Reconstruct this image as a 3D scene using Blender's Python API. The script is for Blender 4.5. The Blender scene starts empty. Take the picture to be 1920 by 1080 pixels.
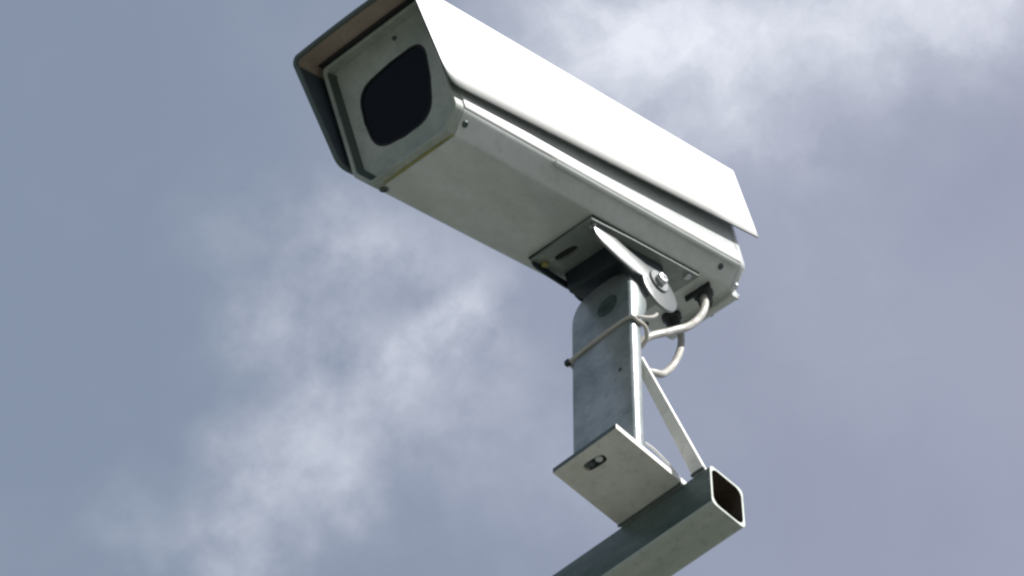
import bpy, bmesh, math, random
from mathutils import Vector, Matrix
random.seed(4)
S = bpy.context.scene
G = 3.75                      # height of the tilt pivot above the ground (m)

# ---------------------------------------------------------------- camera
F_PX = 5441.766
ROT = Matrix(((0.7187743664701175, 0.6951753882590364, 0.009725721792183947),
              (0.5451923639495961, -0.5722702878450668, 0.6125944857250801),
              (0.43142635106879146, -0.43501482412513515, -0.7903375268800321))).transposed()
CAMP = Vector((1.1581905654142266, -1.3003479762707004, -2.2000540064815244 + G))
cam_d = bpy.data.cameras.new("camera"); cam = bpy.data.objects.new("camera", cam_d)
S.collection.objects.link(cam)
cam_d.sensor_width = 36.0; cam_d.lens = F_PX / 1920 * 36.0
cam_d.clip_start = 0.05; cam_d.clip_end = 3000
cam.matrix_world = Matrix.Translation(CAMP) @ ROT.to_4x4()
S.camera = cam
S.cycles.filter_width = 2.5

# ---------------------------------------------------------------- view
S.view_settings.view_transform = 'Standard'
try: S.view_settings.look = 'None'
except Exception: pass
S.view_settings.exposure = 0.55
S.view_settings.gamma = 1.0

# ---------------------------------------------------------------- sun and sky
sun_dir = Vector((0.64, 0.24, 0.73)).normalized()
elev = math.asin(sun_dir.z); azim = math.atan2(sun_dir.x, sun_dir.y)
sd = bpy.data.lights.new("sun", 'SUN'); sun = bpy.data.objects.new("sun", sd)
S.collection.objects.link(sun)
sd.energy = 5.0; sd.angle = math.radians(0.5); sd.color = (1.0, 0.98, 0.945)
sun.rotation_euler = (-sun_dir).to_track_quat('-Z', 'Y').to_euler()
sun.location = (2, 1, G + 4)

world = bpy.data.worlds.new("World"); S.world = world; world.use_nodes = True
nt = world.node_tree; nt.nodes.clear()
def N(t, **kw):
    n = nt.nodes.new(t)
    for k, v in kw.items(): setattr(n, k, v)
    return n
def L(a, b): nt.links.new(a, b)
def wmath(op, a, b=None, c=None, clamp=False):
    n = N('ShaderNodeMath', operation=op); n.use_clamp = clamp
    for i, v in enumerate((a, b, c)):
        if v is None: continue
        if isinstance(v, (int, float)): n.inputs[i].default_value = v
        else: L(v, n.inputs[i])
    return n.outputs[0]
def wvec(op, a, b=None, scale=None):
    n = N('ShaderNodeVectorMath', operation=op)
    for i, v in enumerate((a, b)):
        if v is None: continue
        if isinstance(v, (tuple, Vector, list)): n.inputs[i].default_value = tuple(v)
        else: L(v, n.inputs[i])
    if scale is not None: n.inputs['Scale'].default_value = scale
    return n.outputs['Value'] if op in ('DOT_PRODUCT', 'LENGTH') else n.outputs[0]
sky = N('ShaderNodeTexSky', sky_type='NISHITA'); sky.sun_disc = False
sky.sun_elevation = elev; sky.sun_rotation = azim
sky.air_density = 1.0; sky.dust_density = 2.5; sky.ozone_density = 1.0
tc = N('ShaderNodeTexCoord'); D0 = tc.outputs['Generated']
def wnoise(vec, scale, detail=5, rough=0.55, dist=0.0):
    n = N('ShaderNodeTexNoise'); n.inputs['Scale'].default_value = scale
    n.inputs['Detail'].default_value = detail; n.inputs['Roughness'].default_value = rough
    n.inputs['Distortion'].default_value = dist
    L(vec, n.inputs['Vector']); return n
# directions are warped by noise so cloud banks get ragged edges
w1 = wnoise(D0, 9.0, 4, 0.6)
w2 = wnoise(D0, 34.0, 4, 0.6)
off1 = wvec('SCALE', wvec('SUBTRACT', w1.outputs['Color'], (0.5, 0.5, 0.5)), scale=0.07)
off2 = wvec('SCALE', wvec('SUBTRACT', w2.outputs['Color'], (0.5, 0.5, 0.5)), scale=0.035)
D = wvec('ADD', wvec('ADD', D0, off1), off2)
# cloud banks: direction, long-axis direction, half lengths (rad), amount.
CENTRE = Vector((-0.43142635, 0.43501482, 0.79033753))
EAST = Vector((0.71877437, 0.69517539, 0.00972572))
NORTH = CENTRE.cross(EAST) * -1
def bank(e, n, se, sn, ang, amt):
    """a soft cloud bank whose middle lies e/n degrees from the middle of the cloud field"""
    c = (CENTRE + EAST * math.tan(math.radians(e)) + NORTH * math.tan(math.radians(n))).normalized()
    a = math.radians(ang)
    u = EAST * math.cos(a) + NORTH * math.sin(a); v = -EAST * math.sin(a) + NORTH * math.cos(a)
    dd = wvec('SUBTRACT', D, tuple(c))
    x = wmath('DIVIDE', wvec('DOT_PRODUCT', dd, tuple(u)), math.radians(se))
    y = wmath('DIVIDE', wvec('DOT_PRODUCT', dd, tuple(v)), math.radians(sn))
    r2 = wmath('ADD', wmath('MULTIPLY', x, x), wmath('MULTIPLY', y, y))
    return wmath('MULTIPLY', wmath('EXPONENT', wmath('MULTIPLY', r2, -1.0)), amt)
SOFT = [  # the broad bright bank; e, n, se, sn, ang, amt
    (6.2, 5.5, 5.4, 1.6, 4, 0.68), (2.4, 5.6, 2.2, 0.9, -10, 0.35), (9.8, 5.6, 2.5, 0.9, 15, 0.30),
    (3.6, 3.6, 2.6, 1.3, -30, 0.34), (1.0, 4.0, 1.8, 0.8, -35, 0.26), (5.5, 0.6, 4.0, 2.8, -30, 0.10)]
PATCHY = [  # ragged thin cloud
    (-0.4, -0.1, 1.0, 0.7, 55, 0.36), (-1.0, -1.2, 1.3, 0.9, 50, 0.32), (-2.1, 1.3, 1.9, 0.9, -20, 0.34),
    (-3.6, 0.1, 1.6, 1.5, 30, 0.24), (-3.0, -1.6, 1.4, 1.2, 20, 0.22), (-2.2, -3.0, 2.3, 1.1, 35, 0.22),
    (-4.2, -3.6, 2.0, 1.1, 40, 0.20), (-5.3, -5.0, 1.8, 1.1, 40, 0.22), (-7.2, -4.2, 0.9, 1.1, 20, 0.10),
    (0.6, -3.4, 2.6, 1.6, 20, 0.12)]
def total(bs):
    t = None
    for b in bs:
        o = bank(*b); t = o if t is None else wmath('ADD', t, o)
    return t
tot = total(SOFT); tot2 = total(PATCHY)
# elsewhere in the sky the same kind of broken cloud goes on
wide = wnoise(D0, 2.3, 6, 0.55, 0.3)
wd = wmath('MULTIPLY', wmath('SUBTRACT', wide.outputs['Fac'], 0.47), 2.2, clamp=True)
away = wmath('SUBTRACT', 1.0, wmath('MULTIPLY', wmath('SUBTRACT', wvec('DOT_PRODUCT', D0, tuple(CENTRE)), 0.955), 33.0, clamp=True))
tot = wmath('ADD', tot, wmath('MULTIPLY', wmath('MULTIPLY', wd, 0.5), away))
fine = wnoise(D, 42.0, 7, 0.62, 0.4)
fm = wmath('ADD', wmath('MULTIPLY', fine.outputs['Fac'], 1.2), 0.40)
veil = wnoise(D0, 13.0, 5, 0.55, 0.2)
cov = wmath('MULTIPLY', tot, fm)
billow = wnoise(D0, 34.0, 7, 0.6, 0.0)
bm_ = wmath('MULTIPLY', wmath('SUBTRACT', billow.outputs['Fac'], 0.22), 3.1, clamp=False)
cov = wmath('ADD', cov, wmath('MULTIPLY', wmath('MAXIMUM', bm_, 0.0), tot2))
cov = wmath('ADD', cov, wmath('MULTIPLY', wmath('SUBTRACT', veil.outputs['Fac'], 0.5), 0.16), clamp=True)
def wmix(f, a, b):
    n = N('ShaderNodeMix', data_type='RGBA')
    if isinstance(f, float): n.inputs['Factor'].default_value = f
    else: L(f, n.inputs['Factor'])
    for s, v in ((6, a), (7, b)):
        if isinstance(v, tuple): n.inputs[s].default_value = v + (1,)
        else: L(v, n.inputs[s])
    return n.outputs[2]
K = 1 / 0.1 / 2 ** 0.5
veil_l = tuple(v * K for v in (0.252, 0.303, 0.392))
veil_r = tuple(v * K for v in (0.345, 0.362, 0.465))
cloud = tuple(v * K for v in (0.78, 0.81, 0.90))
side = wmath('ADD', wmath('MULTIPLY', wvec('DOT_PRODUCT', D0, tuple(EAST)), 3.4), 0.42, clamp=True)
thin = wmix(side, veil_l, veil_r)
base = wmix(0.84, sky.outputs[0], thin)
col = wmix(cov, base, cloud)
bg = N('ShaderNodeBackground'); bg.inputs['Strength'].default_value = 0.1
L(col, bg.inputs['Color'])
wo = N('ShaderNodeOutputWorld'); L(bg.outputs[0], wo.inputs['Surface'])

# ---------------------------------------------------------------- materials
def mat(name, col, rough=0.5, metal=0.0, dirt=None, dirt_amt=0.35, scale=18.0, bump=0.02, spec=0.5, coat=0.0, streak=None, bscale=160.0, speck=0.35):
    m = bpy.data.materials.new(name); m.use_nodes = True
    t = m.node_tree; b = t.nodes['Principled BSDF']
    b.inputs['Roughness'].default_value = rough; b.inputs['Metallic'].default_value = metal
    b.inputs['Specular IOR Level'].default_value = spec; b.inputs['Coat Weight'].default_value = coat
    b.inputs['Coat Roughness'].default_value = 0.12
    tcn = t.nodes.new('ShaderNodeTexCoord')
    n1 = t.nodes.new('ShaderNodeTexNoise'); n1.inputs['Scale'].default_value = scale
    n1.inputs['Detail'].default_value = 8; n1.inputs['Roughness'].default_value = 0.65
    src = tcn.outputs['Object']
    if streak:
        mp = t.nodes.new('ShaderNodeMapping'); mp.inputs['Scale'].default_value = streak
        t.links.new(src, mp.inputs['Vector']); src = mp.outputs[0]
    t.links.new(src, n1.inputs['Vector'])
    r = t.nodes.new('ShaderNodeMapRange'); r.inputs['From Min'].default_value = 0.38; r.inputs['From Max'].default_value = 0.72
    r.inputs['To Max'].default_value = dirt_amt
    t.links.new(n1.outputs['Fac'], r.inputs['Value'])
    mx = t.nodes.new('ShaderNodeMix'); mx.data_type = 'RGBA'
    d = dirt or tuple(c * 0.6 for c in col)
    mx.inputs[6].default_value = tuple(col) + (1,); mx.inputs[7].default_value = tuple(d) + (1,)
    t.links.new(r.outputs[0], mx.inputs['Factor'])
    # second layer: specks, chips and small grime patches
    n3 = t.nodes.new('ShaderNodeTexNoise'); n3.inputs['Scale'].default_value = scale * 7; n3.inputs['Detail'].default_value = 5; n3.inputs['Roughness'].default_value = 0.7
    t.links.new(tcn.outputs['Object'], n3.inputs['Vector'])
    r3 = t.nodes.new('ShaderNodeMapRange'); r3.inputs['From Min'].default_value = 0.52; r3.inputs['From Max'].default_value = 0.74; r3.inputs['To Max'].default_value = speck
    t.links.new(n3.outputs['Fac'], r3.inputs['Value'])
    mx3 = t.nodes.new('ShaderNodeMix'); mx3.data_type = 'RGBA'; mx3.inputs[7].default_value = tuple(c * 0.45 for c in d) + (1,)
    t.links.new(mx.outputs[2], mx3.inputs[6]); t.links.new(r3.outputs[0], mx3.inputs['Factor'])
    t.links.new(mx3.outputs[2], b.inputs['Base Color'])
    rr = t.nodes.new('ShaderNodeMapRange'); rr.inputs['To Min'].default_value = max(0.03, rough - 0.06); rr.inputs['To Max'].default_value = min(1, rough + 0.14)
    t.links.new(n1.outputs['Fac'], rr.inputs['Value']); t.links.new(rr.outputs[0], b.inputs['Roughness'])
    n2 = t.nodes.new('ShaderNodeTexNoise'); n2.inputs['Scale'].default_value = bscale; n2.inputs['Detail'].default_value = 4
    t.links.new(tcn.outputs['Object'], n2.inputs['Vector'])
    bp = t.nodes.new('ShaderNodeBump'); bp.inputs['Strength'].default_value = bump * 10; bp.inputs['Distance'].default_value = 0.0006
    t.links.new(n2.outputs['Fac'], bp.inputs['Height']); t.links.new(bp.outputs[0], b.inputs['Normal'])
    return m
M_SHIELD = mat('white_enamel', (0.83, 0.83, 0.80), 0.35, dirt=(0.70, 0.69, 0.64), dirt_amt=0.25, scale=9, speck=0.08)
M_SHIELD_IN = mat('weathered_primer', (0.48, 0.395, 0.33), 0.42, dirt=(0.22, 0.14, 0.10), dirt_amt=0.5, scale=14, streak=(1, .25, 1))
M_SHIELD_RIM = mat('grimy_shaded_edge', (0.10, 0.13, 0.13), 0.6, dirt=(0.05, 0.07, 0.06))
M_BODY = mat('pale_grey_enamel', (0.66, 0.685, 0.675), 0.22, dirt=(0.37, 0.395, 0.36), dirt_amt=0.8, scale=13, coat=0.5, streak=(1, .4, 1), speck=0.2)
M_FRONT = mat('grey_green_enamel', (0.43, 0.46, 0.41), 0.42, dirt=(0.20, 0.25, 0.21), dirt_amt=0.8, scale=22)
M_GLASS = mat('dark_window_glass', (0.001, 0.002, 0.004), 0.12, spec=0.12, dirt=(0.004, 0.005, 0.008), bump=0.0)
M_GASKET = mat('black_rubber', (0.018, 0.02, 0.02), 0.75)
M_SEAL = mat('yellowed_sealant', (0.34, 0.33, 0.10), 0.6, dirt=(0.22, 0.20, 0.08), dirt_amt=0.9, scale=60)
M_BRACKET = mat('bracket_enamel', (0.30, 0.33, 0.31), 0.36, metal=0.2, dirt=(0.15, 0.18, 0.16), dirt_amt=0.6, scale=28, coat=0.2)
M_POST = mat('grey_post_enamel', (0.38, 0.41, 0.405), 0.30, metal=0.35, dirt=(0.11, 0.16, 0.16), dirt_amt=1.0, scale=17, speck=0.42, coat=0.3)
M_PLATE = mat('cream_plate_enamel', (0.80, 0.795, 0.75), 0.45, dirt=(0.55, 0.53, 0.47), dirt_amt=0.7, scale=16)
M_ARM = mat('weathered_green_steel_shaded', (0.115, 0.150, 0.138), 0.42, metal=0.1, dirt=(0.025, 0.062, 0.048), dirt_amt=1.0, scale=24, streak=(.35, 1, 1))
M_ARM_LOW = mat('weathered_grey_steel_lit', (0.55, 0.59, 0.54), 0.5, dirt=(0.30, 0.35, 0.31), dirt_amt=0.9, scale=16, streak=(.35, 1, 1))
M_RECESS_SHADE = mat('dark_green_shade', (0.05, 0.075, 0.06), 0.6)
M_EAR = mat('worn_lug_enamel', (0.17, 0.18, 0.18), 0.30, metal=0.2, dirt=(0.13, 0.15, 0.14), dirt_amt=0.8, scale=40, coat=0.4)
M_BRACKET_SHADE = mat('dark_blue_shade', (0.018, 0.030, 0.038), 0.45, metal=0.2, dirt=(0.02, 0.03, 0.03), scale=60)
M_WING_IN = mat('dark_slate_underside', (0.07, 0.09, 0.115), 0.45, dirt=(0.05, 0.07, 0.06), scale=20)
M_RUST = mat('bare_inner_steel', (0.09, 0.065, 0.045), 0.8, dirt=(0.015, 0.014, 0.012), dirt_amt=1.0, scale=40)
M_CABLE = mat('white_cable_sheath', (0.50, 0.49, 0.45), 0.42, dirt=(0.26, 0.25, 0.22), dirt_amt=0.8, scale=45, bump=0.0)
M_TIE = mat('grey_nylon', (0.55, 0.53, 0.49), 0.45, dirt=(0.4, 0.34, 0.28), scale=80, bump=0.0)
M_GLAND = mat('black_plastic', (0.02, 0.022, 0.025), 0.4)
M_ZINC = mat('bright_zinc', (0.72, 0.73, 0.74), 0.28, metal=0.9, scale=90)
M_SCREW = mat('dull_screw_steel', (0.10, 0.13, 0.13), 0.45, metal=0.5, scale=90)
M_GROUND = mat('grey_ground', (0.093, 0.098, 0.090), 0.9, dirt=(0.07, 0.08, 0.055), dirt_amt=0.8, scale=0.3, bscale=20)

# ---------------------------------------------------------------- helpers
def link(name, bm, mats, parent=None, bevel=0.0, seg=2, ang=28, smooth=30):
    if bevel > 0:
        bmesh.ops.remove_doubles(bm, verts=bm.verts, dist=1e-6)
        ed = [e for e in bm.edges if len(e.link_faces) == 2 and e.calc_face_angle(0) > math.radians(ang)]
        if ed: bmesh.ops.bevel(bm, geom=ed, offset=bevel, segments=seg, affect='EDGES', profile=0.5, clamp_overlap=True)
    bmesh.ops.recalc_face_normals(bm, faces=bm.faces)
    me = bpy.data.meshes.new(name); bm.to_mesh(me); bm.free()
    for m in (mats if isinstance(mats, (list, tuple)) else [mats]): me.materials.append(m)
    for p in me.polygons: p.use_smooth = True
    try: me.set_sharp_from_angle(angle=math.radians(smooth))
    except Exception: pass
    o = bpy.data.objects.new(name, me); S.collection.objects.link(o)
    if parent: o.parent = parent
    return o
def thing(name, label, cat, loc=(0, 0, 0), group=None):
    o = bpy.data.objects.new(name, None); S.collection.objects.link(o)
    o.location = loc; o['label'] = label; o['category'] = cat; o.empty_display_size = 0.05
    if group: o['group'] = group
    return o
def loft(bm, rings, cap=True, closed=True):
    vs = [[bm.verts.new(p) for p in r] for r in rings]
    n = len(vs[0])
    for a, b in zip(vs, vs[1:]):
        for i in range(n if closed else n - 1):
            j = (i + 1) % n
            bm.faces.new((a[i], a[j], b[j], b[i]))
    if cap:
        bm.faces.new(vs[0][::-1]); bm.faces.new(vs[-1])
    return vs
def box(bm, x0, x1, y0, y1, z0, z1):
    loft(bm, [[(x0, y0, z), (x1, y0, z), (x1, y1, z), (x0, y1, z)] for z in (z0, z1)])
def plate_with_holes(outer, holes, a, b, put):
    """flat plate: outer loop and hole loops in 2D, lying between depths a and b; put(p2, depth) -> 3D"""
    bm = bmesh.new()
    layers = []
    for d in (a, b):
        loops = []
        for lp in [outer] + holes:
            vs = [bm.verts.new(put(p, d)) for p in lp]
            es = [bm.edges.new((vs[i], vs[(i + 1) % len(vs)])) for i in range(len(vs))]
            loops.append((vs, es))
        bmesh.ops.triangle_fill(bm, use_beauty=True, use_dissolve=False, edges=[e for l in loops for e in l[1]])
        layers.append(loops)
    for (v0, _), (v1, _) in zip(*layers):
        n = len(v0)
        for i in range(n):
            j = (i + 1) % n
            bm.faces.new((v0[i], v0[j], v1[j], v1[i]))
    return bm
def ellipse(cx, cy, rx, ry, n=24, rot=0.0, p=1.0):
    out = []
    for i in range(n):
        t = 2 * math.pi * i / n; c, s = math.cos(t), math.sin(t)
        x = rx * math.copysign(abs(c) ** p, c); y = ry * math.copysign(abs(s) ** p, s)
        out.append((cx + x * math.cos(rot) - y * math.sin(rot), cy + x * math.sin(rot) + y * math.cos(rot)))
    return out
def tube(points, r, n=10, samples=8):
    """smooth round tube through points (Catmull-Rom)"""
    P = [Vector(p) for p in points]; P = [P[0] * 2 - P[1]] + P + [P[-1] * 2 - P[-2]]
    path = []
    for i in range(1, len(P) - 2):
        for k in range(samples):
            t = k / samples; p0, p1, p2, p3 = P[i - 1:i + 3]
            path.append(0.5 * ((2 * p1) + (-p0 + p2) * t + (2 * p0 - 5 * p1 + 4 * p2 - p3) * t * t + (-p0 + 3 * p1 - 3 * p2 + p3) * t ** 3))
    path.append(P[-2].copy())
    bm = bmesh.new(); rings = []; up = Vector((0.3, 0.2, 1)).normalized()
    for i, p in enumerate(path):
        d = (path[min(i + 1, len(path) - 1)] - path[max(i - 1, 0)]).normalized()
        a = d.cross(up)
        if a.length < 1e-3: a = d.orthogonal()
        a.normalize(); b = a.cross(d); up = b
        rings.append([p + (a * math.cos(2 * math.pi * k / n) + b * math.sin(2 * math.pi * k / n)) * r for k in range(n)])
    loft(bm, rings); return bm
def turned(prof, centre, axis, n=20, ref=None):
    """turned solid: prof = [(radius, distance along axis)]"""
    ax = Vector(axis).normalized(); a = (Vector(ref) if ref else ax.orthogonal()); a = (a - ax * a.dot(ax)).normalized(); b = ax.cross(a)
    bm = bmesh.new(); c = Vector(centre)
    loft(bm, [[c + ax * d + (a * math.cos(2 * math.pi * k / n) + b * math.sin(2 * math.pi * k / n)) * r for k in range(n)] for r, d in prof])
    return bm
def screw(name, centre, axis, r, parent, m, h=0.0022, hexa=False):
    if hexa:
        bm = turned([(r, 0), (r, h * 0.8), (r * 0.86, h)], centre, axis, 6)
        return link(name, bm, m, parent, 0.0003, 2)
    bm = turned([(r, 0), (r, h * 0.45), (r * 0.8, h * 0.85), (r * 0.42, h), (r * 0.40, h * 0.55)], centre, axis, 18)
    return link(name, bm, m, parent)

# ================================================================= the camera housing
# the housing leans forward on its tilt pivot: local axes u (across), v (to the rear), w (up)
HM = Matrix(((0.998197771576199, -0.015405951183199925, 0.05799884040608993),
             (0.03505757026716798, 0.934118146150646, -0.3552383084621403),
             (-0.04870498524045366, 0.3566313863083576, 0.9329747470926028)))
HT = Vector((0.010154339324395002, -0.295790086071386, -0.03488978279874223 + G))
cctv = thing('security_camera', 'white box security camera with sun shield and dark window, tilted down on the post', 'security camera')
cctv.matrix_world = Matrix.Translation(HT) @ HM.to_4x4()

HW, HH, CH, CC, LEN, RAKE = 0.065, 0.1409, 0.0185, 0.0145, 0.466, 0.018
def rake(v, w):      # the front leans back towards its lower edge
    return v + RAKE * (1 - w / HH) * max(0.0, 1 - v / 0.2)
def section(hw, w0, w1, cc, ch, rc=0.009, rt=0.006, n=5, cr=0.0190):
    """housing outline, rounded, seen from the front"""
    corners = [(-hw, w1, rt), (-hw, w0 + ch, rc), (-hw + cc, w0, rc * 0.55), (hw - cr, w0, rc * 0.55), (hw, w0 + ch, rc), (hw, w1, rt)]
    out = []
    for i, (x, y, r) in enumerate(corners):
        p = Vector((x, y)); a = Vector(corners[i - 1][:2]) - p; b = Vector(corners[(i + 1) % len(corners)][:2]) - p
        a.normalize(); b.normalize(); half = a.angle(b) / 2; t = r / math.tan(half)
        s, e = p + a * t, p + b * t
        for k in range(n):
            q = k / (n - 1); out.append(tuple((s * (1 - q) ** 2 + p * 2 * q * (1 - q) + e * q ** 2)))
    return out
sec = section(HW, 0, HH, CC, CH)
# body, starting just behind the front bezel
bm = bmesh.new()
rings = []
for v in (0.0135, 0.05, 0.12, 0.20, 0.30, 0.40, LEN - 0.010):
    rings.append([(u, rake(v, w), w) for u, w in sec])
loft(bm, rings)
link('housing_body', bm, M_BODY, cctv)
# front bezel: rim and recess around the window panel
def inset(lp, d):
    c = Vector((0, HH * 0.5)); out = []
    for x, y in lp:
        sx = (HW - d) / HW; sy = (HH * 0.5 - d) / (HH * 0.5)
        out.append((x * sx, c.y + (y - c.y) * sy))
    return out
bm = bmesh.new()
rr_ = [(sec, 0.0130), (sec, 0.0012), (inset(sec, 0.0012), 0.0), (inset(sec, 0.0030), 0.0), (inset(sec, 0.0038), 0.0012), (inset(sec, 0.0040), 0.0128)]
vs = [[bm.verts.new((u, rake(v, w), w)) for u, w in lp] for lp, v in rr_]
n = len(sec)
for a, b in zip(vs, vs[1:] + vs[:1]):
    for i in range(n): bm.faces.new((a[i], a[(i + 1) % n], b[(i + 1) % n], b[i]))
link('front_bezel', bm, M_FRONT, cctv)
# window panel with a pincushion rectangular opening
def window_loop(g=0.0, k=10):
    cs = [(-0.0415 - g, 0.1045 + g), (-0.0405 - g, 0.0325 - g), (0.0340 + g, 0.0275 - g), (0.0505 + g, 0.1105 + g)]
    cs = [Vector(c) for c in cs]; r = 0.025; pts = []
    for i, p in enumerate(cs):
        a = (cs[i - 1] - p).normalized(); b = (cs[(i + 1) % 4] - p).normalized()
        s, e = p + a * r, p + b * r
        for j in range(k):
            q = j / (k - 1); pts.append(s * (1 - q) ** 2 + p * 2 * q * (1 - q) + e * q ** 2)
        # gently bowed side
        nx = cs[(i + 1) % 4]; e2 = nx + (p - nx).normalized() * r; m = (e + e2) / 2
        nrm = Vector((-(e2 - e).y, (e2 - e).x)).normalized() * -0.0012
        pts.append(m + nrm)
    return [tuple(p) for p in pts]
win = window_loop()
put_front = lambda p, d: (p[0], rake(d, p[1]), p[1])
bm = plate_with_holes(inset(sec, 0.0041), [win], 0.0102, 0.0129, put_front)
wpanel = link('window_panel', bm, M_FRONT, cctv)
bm = plate_with_holes(window_loop(-0.0002), [window_loop(-0.0018)], 0.0099, 0.0128, put_front)
link('window_gasket', bm, M_GASKET, wpanel)
bm = bmesh.new(); wl = window_loop(-0.0017)
loft(bm, [[put_front(p, d) for p in wl] for d in (0.0112, 0.0127)])
link('window_glass', bm, M_GLASS, wpanel)
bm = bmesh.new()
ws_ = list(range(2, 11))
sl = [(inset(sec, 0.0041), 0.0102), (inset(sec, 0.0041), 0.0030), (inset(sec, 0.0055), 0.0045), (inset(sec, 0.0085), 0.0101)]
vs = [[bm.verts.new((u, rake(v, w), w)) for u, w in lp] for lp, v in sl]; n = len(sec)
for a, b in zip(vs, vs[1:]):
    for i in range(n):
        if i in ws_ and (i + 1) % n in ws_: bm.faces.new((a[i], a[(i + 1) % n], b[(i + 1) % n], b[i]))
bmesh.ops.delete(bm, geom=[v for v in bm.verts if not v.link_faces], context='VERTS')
link('recess_shade', bm, M_RECESS_SHADE, wpanel)  # dark wedge painting the shade on the recess's left wall
bm = bmesh.new(); box(bm, -0.064, 0.062, -0.0035, 0.016, HH + 0.0003, 0.1440)
link('shield_gap_shade', bm, M_GASKET, cctv, 0.0006, 1)  # black strip put in for the shade between shield and lid
# two little panel screws and a yellowed bead of sealant under the bezel
screw('panel_screw', (0.0182, rake(0.0102, 0.1274), 0.1274), (0, -1, -0.12), 0.0024, cctv, M_SCREW)
bm = tube([(-0.040, 0.0275, 0.0008), (-0.02, 0.0272, -0.0004), (0.0, 0.0270, -0.0002), (0.022, 0.0272, -0.0004), (0.046, 0.0277, 0.0006)], 0.0013, 8)
link('sealant_bead', bm, M_SEAL, cctv)
# the lid seam along each lower side edge (starts part way back)
for s in (1,):
    bm = bmesh.new()
    prof = [(0.0635, 0.0125), (0.0662, 0.0150), (0.0664, 0.0165), (0.0640, 0.0172)]
    loft(bm, [[(s * u, v, w) for u, w in prof] for v in (0.158, 0.30, 0.452)])
    link('lid_lip', bm, M_BODY, cctv, 0.0003, 1)
# white strip added along each side wall's foot to whiten the sunlit band
for s in (-1, 1):
    bm = bmesh.new()
    prof = [(0.0640, 0.0205), (0.0655, 0.0200), (0.0664, 0.0215), (0.0664, 0.0320), (0.0657, 0.0332), (0.0640, 0.0332)]
    loft(bm, [[(s * u, rake(v, w) if v < 0.1 else v, w) for u, w in prof] for v in (0.0145, 0.10, 0.20, 0.30, 0.456)])
    link('sunlit_strip', bm, M_SHIELD, cctv, 0.0002, 1)
# screws on the lower side bevels
for s, v, m in ((-1, 0.034, M_SCREW), (1, 0.036, M_SCREW), (-1, 0.43, M_SCREW), (1, 0.43, M_SCREW)):
    axis = (s * 0.69, 0, -0.72)
    if s < 0: screw('cover_screw', (-0.0468, v, -0.0002), (-0.15, 0, -1), 0.0045, cctv, m, 0.0016); continue
    screw('cover_screw', (s * 0.0562, v, 0.0098), axis, 0.0042 if s < 0 else 0.0034, cctv, m, 0.0018)
# rear end cap, a separate casting with screws
bm = bmesh.new()
loft(bm, [[(u * k, v, HH / 2 + (w - HH / 2) * k2) for u, w in sec] for v, k, k2 in ((LEN - 0.0095, 1.004, 1.003), (LEN - 0.002, 1.004, 1.003), (LEN + 0.001, 0.975, 0.985))])
cap = link('rear_cap', bm, M_BODY, cctv, 0.0004, 1)
bm = bmesh.new(); box(bm, -0.045, 0.043, LEN - 0.004, LEN + 0.007, -0.0055, 0.004)
lip = link('rear_flange', bm, M_BODY, cctv, 0.001, 2)
for u in (-0.036, 0.006, 0.040):
    screw('flange_screw', (u, LEN + 0.0069, -0.001), (0, 1, 0), 0.0036, lip, M_ZINC if u > 0.03 else M_SCREW, 0.004)
screw('corner_screw', (0.0475, LEN - 0.004, 0.0035), (0.7, 0.4, -0.6), 0.004, cctv, M_ZINC, 0.004)

# ---------------------------------------------------------------- sun shield
TH = 0.0016
def shield_ring(v_t, v_b, half_t, half_b, wt, wb, rf=0.007):
    """one cross-section of the folded sheet, from the left wing's edge over the top to the right"""
    P = []
    def pt(u, w):
        q = (wt - w) / (wt - wb) if wt != wb else 0
        P.append((u, v_t + (v_b - v_t) * q, w))
    def hw(w): q = (wt - w) / (wt - wb); return half_t + (half_b - half_t) * q
    for k in range(7): w = wb + (wt - rf - wb) * k / 6; pt(-hw(w), w)
    for k in range(1, 6): a = math.pi / 2 * k / 6; pt(-(hw(wt) - rf) - rf * math.cos(a), wt - rf + rf * math.sin(a))
    for k in range(7): pt((-1 + 2 * k / 6) * (half_t - rf), wt + 0.0012 * math.sin(math.pi * k / 6))
    for k in range(5, 0, -1): a = math.pi / 2 * k / 6; pt((hw(wt) - rf) + rf * math.cos(a), wt - rf + rf * math.sin(a))
    for k in range(7): w = wt - rf - (wt - rf - wb) * k / 6; pt(hw(w), w)
    return P
V0T, V0B = -0.0290, 0.0018
stations = []
# the lower front corners of the wings are rounded off
for s_, lift in ((0.0, 0.0150), (0.06, 0.0100), (0.12, 0.0065), (0.2, 0.0038), (0.35, 0.0014), (0.55, 0.0002)):
    stations.append((s_ * 0.028, lift))
stations += [(0.03, 0.0), (0.10, 0.0), (0.20, 0.0), (0.30, 0.0), (0.40, 0.0), (0.4765, 0.0)]
bm = bmesh.new(); rings = []
for ds, lift in stations:
    t = ds / 0.4765
    vt = V0T + (0.4795 - V0T) * t
    vb = V0B + (0.4880 - V0B) * t
    wb = 0.0330 + (0.0580 - 0.0330) * t + lift
    wt = 0.1455 + 0.0020 * t
    hb = 0.0722 + 0.0048 * t; ht = 0.0735 + 0.0020 * t
    rings.append(shield_ring(vt, vb, ht, hb, wt, wb))
loft(bm, rings, cap=False, closed=False)
bmesh.ops.recalc_face_normals(bm, faces=bm.faces)
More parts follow.
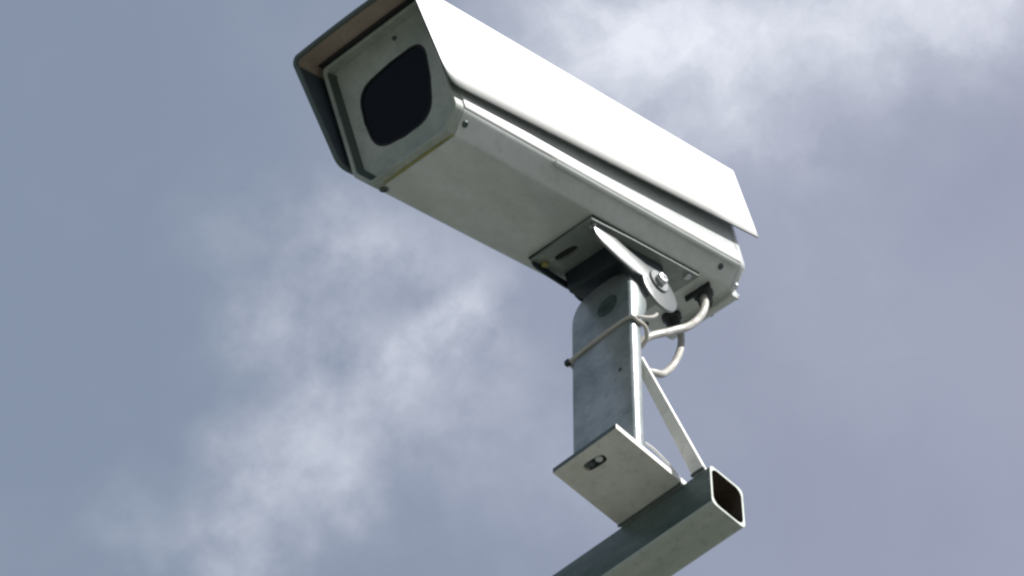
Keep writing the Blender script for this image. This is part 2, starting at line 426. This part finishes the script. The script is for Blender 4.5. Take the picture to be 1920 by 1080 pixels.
# make the sheet's outward side point away from the body, then thicken it inward
bm.faces.ensure_lookup_table()
if sum(f.normal.z for f in bm.faces if abs(f.normal.z) > 0.7) < 0:
    bmesh.ops.reverse_faces(bm, faces=bm.faces)
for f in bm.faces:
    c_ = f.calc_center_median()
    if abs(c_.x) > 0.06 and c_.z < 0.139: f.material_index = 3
me = bpy.data.meshes.new('sun_shield'); bm.to_mesh(me); bm.free()
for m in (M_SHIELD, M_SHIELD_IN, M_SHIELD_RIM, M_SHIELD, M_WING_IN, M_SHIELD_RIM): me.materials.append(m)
for p in me.polygons: p.use_smooth = True
shield = bpy.data.objects.new('sun_shield', me); S.collection.objects.link(shield); shield.parent = cctv
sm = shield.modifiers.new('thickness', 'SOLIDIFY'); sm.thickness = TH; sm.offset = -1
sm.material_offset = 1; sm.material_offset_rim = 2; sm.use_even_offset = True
hem = [Vector(rings[i][0]) for i in range(6, 0, -1)] + [Vector(p) for p in rings[0][:21]]
link('front_hem', tube([(p.x * 0.992, p.y + 0.0012, p.z - 0.0012) for p in hem], 0.0026, 8, 2), M_SHIELD_RIM, shield)
for v, w in ((0.425, 0.134), (0.462, 0.122)):
    screw('shield_rivet', (0.0752, v, w), (1, 0, 0), 0.0028, shield, M_SHIELD, 0.0010)
# spacers that hold the shield off the lid
for v in (0.10, 0.38):
    for s in (-1, 1):
        bm = turned([(0.006, 0), (0.006, 0.0055)], (s * 0.035, v, HH - 0.0005), (0, 0, 1), 16)
        link('shield_spacer', bm, M_ZINC, cctv)

# ---------------------------------------------------------------- tilt bracket under the housing
slot_a = ellipse(-0.009, 0.2565, 0.0135, 0.0062, 24, 0.05, 0.7)
slot_b = ellipse(-0.014, 0.300, 0.016, 0.0065, 24, 0.05, 0.7)
slot_c = ellipse(0.004, 0.375, 0.012, 0.0050, 24, 0, 0.7)
outer = [(-0.0385, 0.236), (0.0425, 0.2335), (0.0435, 0.300), (0.0435, 0.405), (-0.0435, 0.405), (-0.0435, 0.300)]
bm = plate_with_holes(outer, [slot_a, slot_b, slot_c], -0.0052, -0.0020, lambda p, d: (p[0], p[1], d))
mplate = link('mounting_plate', bm, M_BRACKET, cctv)
bm = bmesh.new(); box(bm, -0.0395, 0.0435, 0.2352, 0.4060, -0.0021, 0.0004)
link('mounting_gasket', bm, M_GASKET, mplate)
for u, v in ((0.0365, 0.2425), (0.0375, 0.392), (-0.031, 0.392)):
    screw('plate_bolt', (u, v, -0.0052), (0, 0, -1), 0.0040, mplate, M_ZINC, 0.0035, hexa=True)
screw('plate_bolt', (-0.0325, 0.2500, -0.0052), (0, 0, -1), 0.0042, mplate, M_SEAL, 0.0035, hexa=True)
screw('plate_bolt', (-0.024, 0.292, -0.0052), (0, 0, -1), 0.0032, mplate, M_ZINC, 0.003, hexa=True)
def ear(sgn, root, slope):
    pts = [(0.2370, -0.0052), (0.2385, -0.0200), (0.2440, -0.0275), (0.2650, -0.0385), (0.2840, -0.0462)]
    cx, cz, r = 0.3235, -0.0530, 0.0250
    for k in range(13):
        a = math.radians(165 + (400 - 165) * k / 12); pts.append((cx + r * math.cos(a), cz + r * 1.05 * math.sin(a)))
    pts += [(0.3240, -0.0290), (0.2900, -0.0190), (0.2560, -0.0052)]
    if sgn < 0: pts = [(v, -0.0052 + (w + 0.0052) * 0.28) for v, w in pts]
    bm = bmesh.new()
    def at(v, w, d): return (sgn * (root + slope * (-w) + d), v, w)
    a = [bm.verts.new(at(v, w, 0)) for v, w in pts]; b = [bm.verts.new(at(v, w, 0.0030)) for v, w in pts]
    n = len(pts)
    for i in range(n): bm.faces.new((a[i], a[(i + 1) % n], b[(i + 1) % n], b[i]))
    bm.faces.new(a[::-1]); bm.faces.new(b)
    return link('bracket_ear', bm, M_EAR if sgn > 0 else M_BRACKET_SHADE, mplate, 0.0008, 2, 40)  # left ear coloured dark for the shade inside the bracket
ear(1, 0.0365, 0.06); ear(-1, 0.0362, 0.02)
bm = bmesh.new(); box(bm, -0.0325, 0.0345, 0.2800, 0.3560, -0.0290, -0.0053)
link('tilt_shade_block', bm, M_BRACKET_SHADE, mplate, 0.002, 2)  # dark block added to fill the shaded gap above the post head
axis = Vector((1, 0, 0.06)).normalized()
pc = Vector((0.0365 + 0.06 * 0.043 + 0.0030, 0.3250, -0.0430))
link('pivot_washer', turned([(0.0130, 0), (0.0130, 0.0016), (0.0120, 0.0022)], pc, axis, 28), M_EAR, mplate)
link('pivot_bolt', turned([(0.0068, 0.002), (0.0068, 0.0070), (0.0058, 0.0080), (0.0030, 0.0080), (0.0028, 0.0055)], pc, axis, 6), M_ZINC, mplate, 0.0003, 1)

# cable glands in the rear underside
for (u, v) in ((0.024, 0.438), (-0.021, 0.442)):
    g = link('cable_gland', turned([(0.0105, -0.001), (0.0105, 0.0045), (0.0085, 0.006), (0.0075, 0.013), (0.0060, 0.0165)], (u, v, 0), (0, 0, -1), 12), M_GLAND, cctv, 0.0004, 1)
bm = bmesh.new(); box(bm, 0.008, 0.040, 0.4265, 0.4295, -0.006, 0.0002)
link('gland_flange', bm, M_GLAND, cctv, 0.0006, 1)

# ================================================================= the post with its foot plate and brace
post = thing('camera_post', 'short flat grey post with rounded head, cream foot plate and diagonal brace', 'post', (0, 0, G))
ZP = -0.2295
PX = 0.0392; Y1 = -0.0119
def rear_y(z):
    if z > -0.005: return 0.0145
    if z > -0.045: t = (-0.005 - z) / 0.04; t = t * t * (3 - 2 * t); return 0.0145 + (0.0045 - 0.0145) * t
    return 0.0045 - 0.002 * (-0.045 - z) / 0.18
# outline of the front: straight sides, rounded shoulders
out = []
zs = [ZP + 0.006, -0.20, -0.16, -0.12, -0.08, -0.06, -0.045, -0.035, -0.025, -0.015, -0.005, 0.004]
for z in zs: out.append((-PX, z))
for k in range(1, 16):
    a = math.pi * k / 16; c, s = math.cos(a), math.sin(a)
    out.append((-PX * math.copysign(abs(c) ** 0.62, c), 0.004 + 0.037 * abs(s) ** 0.80))
for z in reversed(zs): out.append((PX, z))
bm = bmesh.new()
R0 = 0.0042
rings = []
def shrink(p, d):
    x, z = p
    return (math.copysign(max(0.0, abs(x) - d), x), z - (d if z > 0.0 else 0) * (1 if z > 0.02 else z / 0.02))
for d, dy in ((R0, 0.0), (R0 * 0.55, R0 * 0.12), (R0 * 0.2, R0 * 0.45), (0.0, R0)):
    rings.append([(*shrink(p, d)[:1], Y1 + dy, shrink(p, d)[1]) for p in out])
for d, back in ((0.0, R0 * 0.8), (R0 * 0.3, R0 * 0.3), (R0, 0.0)):
    rings.append([(shrink(p, d)[0], rear_y(p[1]) - back, shrink(p, d)[1]) for p in out])
vs = [[bm.verts.new(p) for p in r] for r in rings]; n = len(out)
for a, b in zip(vs, vs[1:]):
    for i in range(n): bm.faces.new((a[i], a[(i + 1) % n], b[(i + 1) % n], b[i]))
h = len(out)
def capface(r, flip):        # caps as strips between mirrored points
    for i in range(h // 2):
        q = (r[i], r[i + 1], r[h - 2 - i], r[h - 1 - i]) if i + 1 < h - 2 - i else None
        if i + 1 == h - 2 - i: q = (r[i], r[i + 1], r[h - 1 - i])
        if q and len(set(q)) >= 3: bm.faces.new(q[::-1] if flip else q)
capface(vs[0], False); capface(vs[-1], True)
link('post_body', bm, M_POST, post, smooth=38)
# access hole in the rounded head: a dished ring with a dark plug
link('access_plug', turned([(0.0128, 0.001), (0.0128, -0.0004), (0.0120, -0.0009), (0.0060, -0.0011), (0.0050, -0.0002)], (0.0100, Y1, -0.0030), (0, 1, 0), 28), mat('dark_green_rubber', (0.018, 0.045, 0.035), 0.6, dirt=(0.10, 0.14, 0.12), dirt_amt=0.8, scale=90), post)
screw('post_screw', (0.0240, Y1 + 0.0004, -0.1109), (0, -1, 0), 0.0024, post, M_SCREW, 0.0016)
# foot plate with a slot
outer = [(-0.0378, -0.0383), (0.0400, -0.0383), (0.0385, 0.0925), (-0.0385, 0.0925)]
slot = ellipse(-0.0018, -0.0208, 0.0120, 0.0052, 24, 0.08, 0.6)
bm = plate_with_holes(outer, [slot], ZP, ZP + 0.0058, lambda p, d: (p[0], p[1], d))
fp = link('foot_plate', bm, [M_PLATE, M_SHIELD_RIM], post)
for p_ in fp.data.polygons:
    if p_.normal.y < -0.9: p_.material_index = 1  # front edge coloured dark in place of its shade
bm = turned([(0.0034, 0.0012), (0.0034, 0.0058), (0.0028, 0.0062)], (0.0030, -0.0206, ZP), (0, 0, 1), 14)
link('slot_bolt', bm, M_ZINC, fp)
bm = turned([(0.0034, 0.0012), (0.0034, 0.0058), (0.0028, 0.0062)], (-0.0065, -0.0210, ZP), (0, 0, 1), 14)
link('slot_bolt', bm, M_SCREW, fp)
bm = bmesh.new(); box(bm, -0.020, 0.020, -0.0275, -0.0145, ZP + 0.0059, ZP + 0.0085)
link('slot_washer', bm, M_BRACKET, fp, 0.0006, 1)
# thin wire from the post's foot to the plate's rear corner
link('stay_wire', tube([(0.0372, 0.0035, ZP + 0.0170), (0.0380, 0.0160, ZP + 0.0165), (0.0384, 0.0300, ZP + 0.0125), (0.0380, 0.0420, ZP + 0.0090), (0.0370, 0.0500, ZP + 0.0070)], 0.0011, 8), M_PLATE, post)
# weld bead
bm = tube([(-0.0385, Y1 - 0.0008, ZP + 0.0066), (-0.012, Y1 - 0.001, ZP + 0.0070), (0.015, Y1 - 0.0008, ZP + 0.0064), (0.0385, Y1 - 0.001, ZP + 0.0068)], 0.0016, 8)
link('weld_bead', bm, M_POST, post)
# welds at plate and brace; the plate's is dark as the shadow line there
bm = tube([(-0.0390, 0.0500, ZP - 0.0004), (-0.024, 0.0497, ZP - 0.0010), (-0.008, 0.0502, ZP - 0.0004), (0.008, 0.0497, ZP - 0.0011), (0.024, 0.0501, ZP - 0.0004), (0.0385, 0.0498, ZP - 0.0008)], 0.0013, 7)
link('weld_bead', bm, M_SHIELD_RIM, post)  # dark bead for the shadow line between plate and arm
bm = tube([(0.0500, 0.0512, ZP + 0.0004), (0.055, 0.0509, ZP + 0.0010), (0.0655, 0.0513, ZP + 0.0006)], 0.0015, 7)
link('weld_bead', bm, M_SHIELD_RIM, post)
# flat diagonal brace
top = Vector((0.0385, 0.0035, -0.094)); bot = Vector((0.0645, 0.0530, -0.2292))
dr = (bot - top).normalized(); wv = Vector((-1, 0.06, 0)).normalized(); nv = dr.cross(wv).normalized() * 0.0038
bm = bmesh.new()
rg = []
for p, w_ in ((top - dr * 0.004, 0.0100), (bot, 0.0150)):
    rg.append([p, p + wv * w_, p + wv * w_ + nv, p + nv])
loft(bm, rg)
link('brace', bm, M_PLATE, post, 0.0005, 1)

# ================================================================= the square arm
arm = thing('support_arm', 'square tube arm, shaded side painted dark green, with open end under the foot plate', 'metal arm', (0, 0, G))
YA, AH, AD, XE = 0.0508, 0.0516, 0.0448, 0.0722
def rsq(y0, y1, z0, z1, r, n=5):
    o = []
    for (cy, cz, a0) in ((y1 - r, z1 - r, 0), (y0 + r, z1 - r, 90), (y0 + r, z0 + r, 180), (y1 - r, z0 + r, 270)):
        for k in range(n):
            a = math.radians(a0 + 90 * k / (n - 1)); o.append((cy + r * math.cos(a), cz + r * math.sin(a)))
    return o
o_ = rsq(YA, YA + AD, ZP - AH, ZP - 0.0002, 0.0055); i_ = rsq(YA + 0.0022, YA + AD - 0.0022, ZP - AH + 0.0022, ZP - 0.0024, 0.0085)
bm = bmesh.new()
xs = [-1.6, -0.8, -0.3, XE]
vo = [[bm.verts.new((x, y, z)) for y, z in o_] for x in xs]; vi = [[bm.verts.new((x, y, z)) for y, z in i_] for x in xs]
n = len(o_)
for a, b in zip(vo, vo[1:]):
    for i in range(n): bm.faces.new((a[i], a[(i + 1) % n], b[(i + 1) % n], b[i]))
for a, b in zip(vi, vi[1:]):
    for i in range(n):
        f = bm.faces.new((a[i], b[i], b[(i + 1) % n], a[(i + 1) % n])); f.material_index = 1
for e_, f_ in ((vo[0], vi[0]), (vo[-1], vi[-1])):
    for i in range(n): 
        f = bm.faces.new((e_[i], e_[(i + 1) % n], f_[(i + 1) % n], f_[i])); f.material_index = 2
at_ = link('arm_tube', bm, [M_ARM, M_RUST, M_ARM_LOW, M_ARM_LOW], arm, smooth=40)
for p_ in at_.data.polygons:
    if p_.material_index == 0 and p_.normal.z < -0.55: p_.material_index = 3  # paler underside, darker sides: the light's contrast is put into two colours
# ================================================================= cables
W = lambda *p: (p[0], p[1], p[2] + G)
c1 = [W(0.0272, 0.1160, 0.1200), W(0.0300, 0.1120, 0.1050), W(0.0345, 0.1075, 0.0880), W(0.0360, 0.0977, 0.0598), W(0.0340, 0.0808, 0.0300), W(0.0300, 0.0549, 0.0008), W(0.0240, 0.0273, -0.0288), W(0.010, 0.0160, -0.0550), W(0.004, 0.0140, -0.100), W(0.002, 0.0150, -0.190), W(0.0, 0.0300, -0.2170), W(-0.004, 0.0700, -0.2190), W(-0.004, 0.0850, -0.2260)]
o = link('power_cable', tube(c1, 0.0040, 12), M_CABLE, None)
o['label'] = 'white cable sagging straight from the rear gland to behind the post, upper of the two'; o['category'] = 'cable'; o['group'] = 'cables between housing and post'
c2 = [W(-0.0197, 0.1215, 0.1240), W(-0.0150, 0.1240, 0.1050), W(-0.0100, 0.1210, 0.0860), W(-0.0080, 0.1160, 0.0600), W(-0.0040, 0.1000, 0.0200), W(0.0000, 0.0780, -0.0180), W(0.0040, 0.0580, -0.0370), W(-0.002, 0.0300, -0.0520), W(-0.008, 0.0170, -0.0750), W(-0.010, 0.0150, -0.120), W(-0.011, 0.0150, -0.190), W(-0.012, 0.0300, -0.2170), W(-0.016, 0.0700, -0.2190), W(-0.016, 0.0850, -0.2260)]
o = link('video_cable', tube(c2, 0.0038, 12), M_CABLE, None)
o['label'] = 'cream cable hanging in a deep curved loop behind the post, lower of the two'; o['category'] = 'cable'; o['group'] = 'cables between housing and post'
# cable tie round post and cables
tie = thing('cable_tie', 'thin pale grey cable tie strapped round the middle of the post and its cables', 'cable tie', (0, 0, G))
ring = [(-0.0395, -0.0126, -0.0465), (-0.0200, -0.0131, -0.0450), (0.010, -0.0132, -0.0440), (0.0385, -0.0128, -0.0455), (0.0412, -0.0050, -0.0460), (0.0400, 0.0080, -0.0440), (0.028, 0.0210, -0.0430), (0.006, 0.0240, -0.0430), (-0.020, 0.0200, -0.0450), (-0.0400, 0.0060, -0.0470), (-0.0412, -0.0090, -0.0470), (-0.0395, -0.0126, -0.0465)]
link('strap', tube(ring, 0.0021, 8, 6), M_TIE, tie)
bm = bmesh.new(); box(bm, -0.0445, -0.0390, -0.0155, -0.0105, -0.0500, -0.0435)
link('tie_head', bm, M_GLAND, tie, 0.0008, 2)
tail = [(0.0390, -0.0110, -0.0450), (0.0440, -0.0040, -0.0420), (0.0455, 0.0060, -0.0350), (0.0450, 0.0150, -0.0250), (0.0440, 0.0210, -0.0150)]
link('tie_tail', tube(tail, 0.0017, 8, 6), M_CABLE, tie)

# ================================================================= ground (gives the light its bounce)
bm = bmesh.new(); g = 400.0; nn = 16
vsg = [[bm.verts.new((-g + 2 * g * i / nn, -g + 2 * g * j / nn, 0)) for j in range(nn + 1)] for i in range(nn + 1)]
for i in range(nn):
    for j in range(nn): bm.faces.new((vsg[i][j], vsg[i + 1][j], vsg[i + 1][j + 1], vsg[i][j + 1]))
gr = link('ground', bm, M_GROUND); gr['kind'] = 'structure'
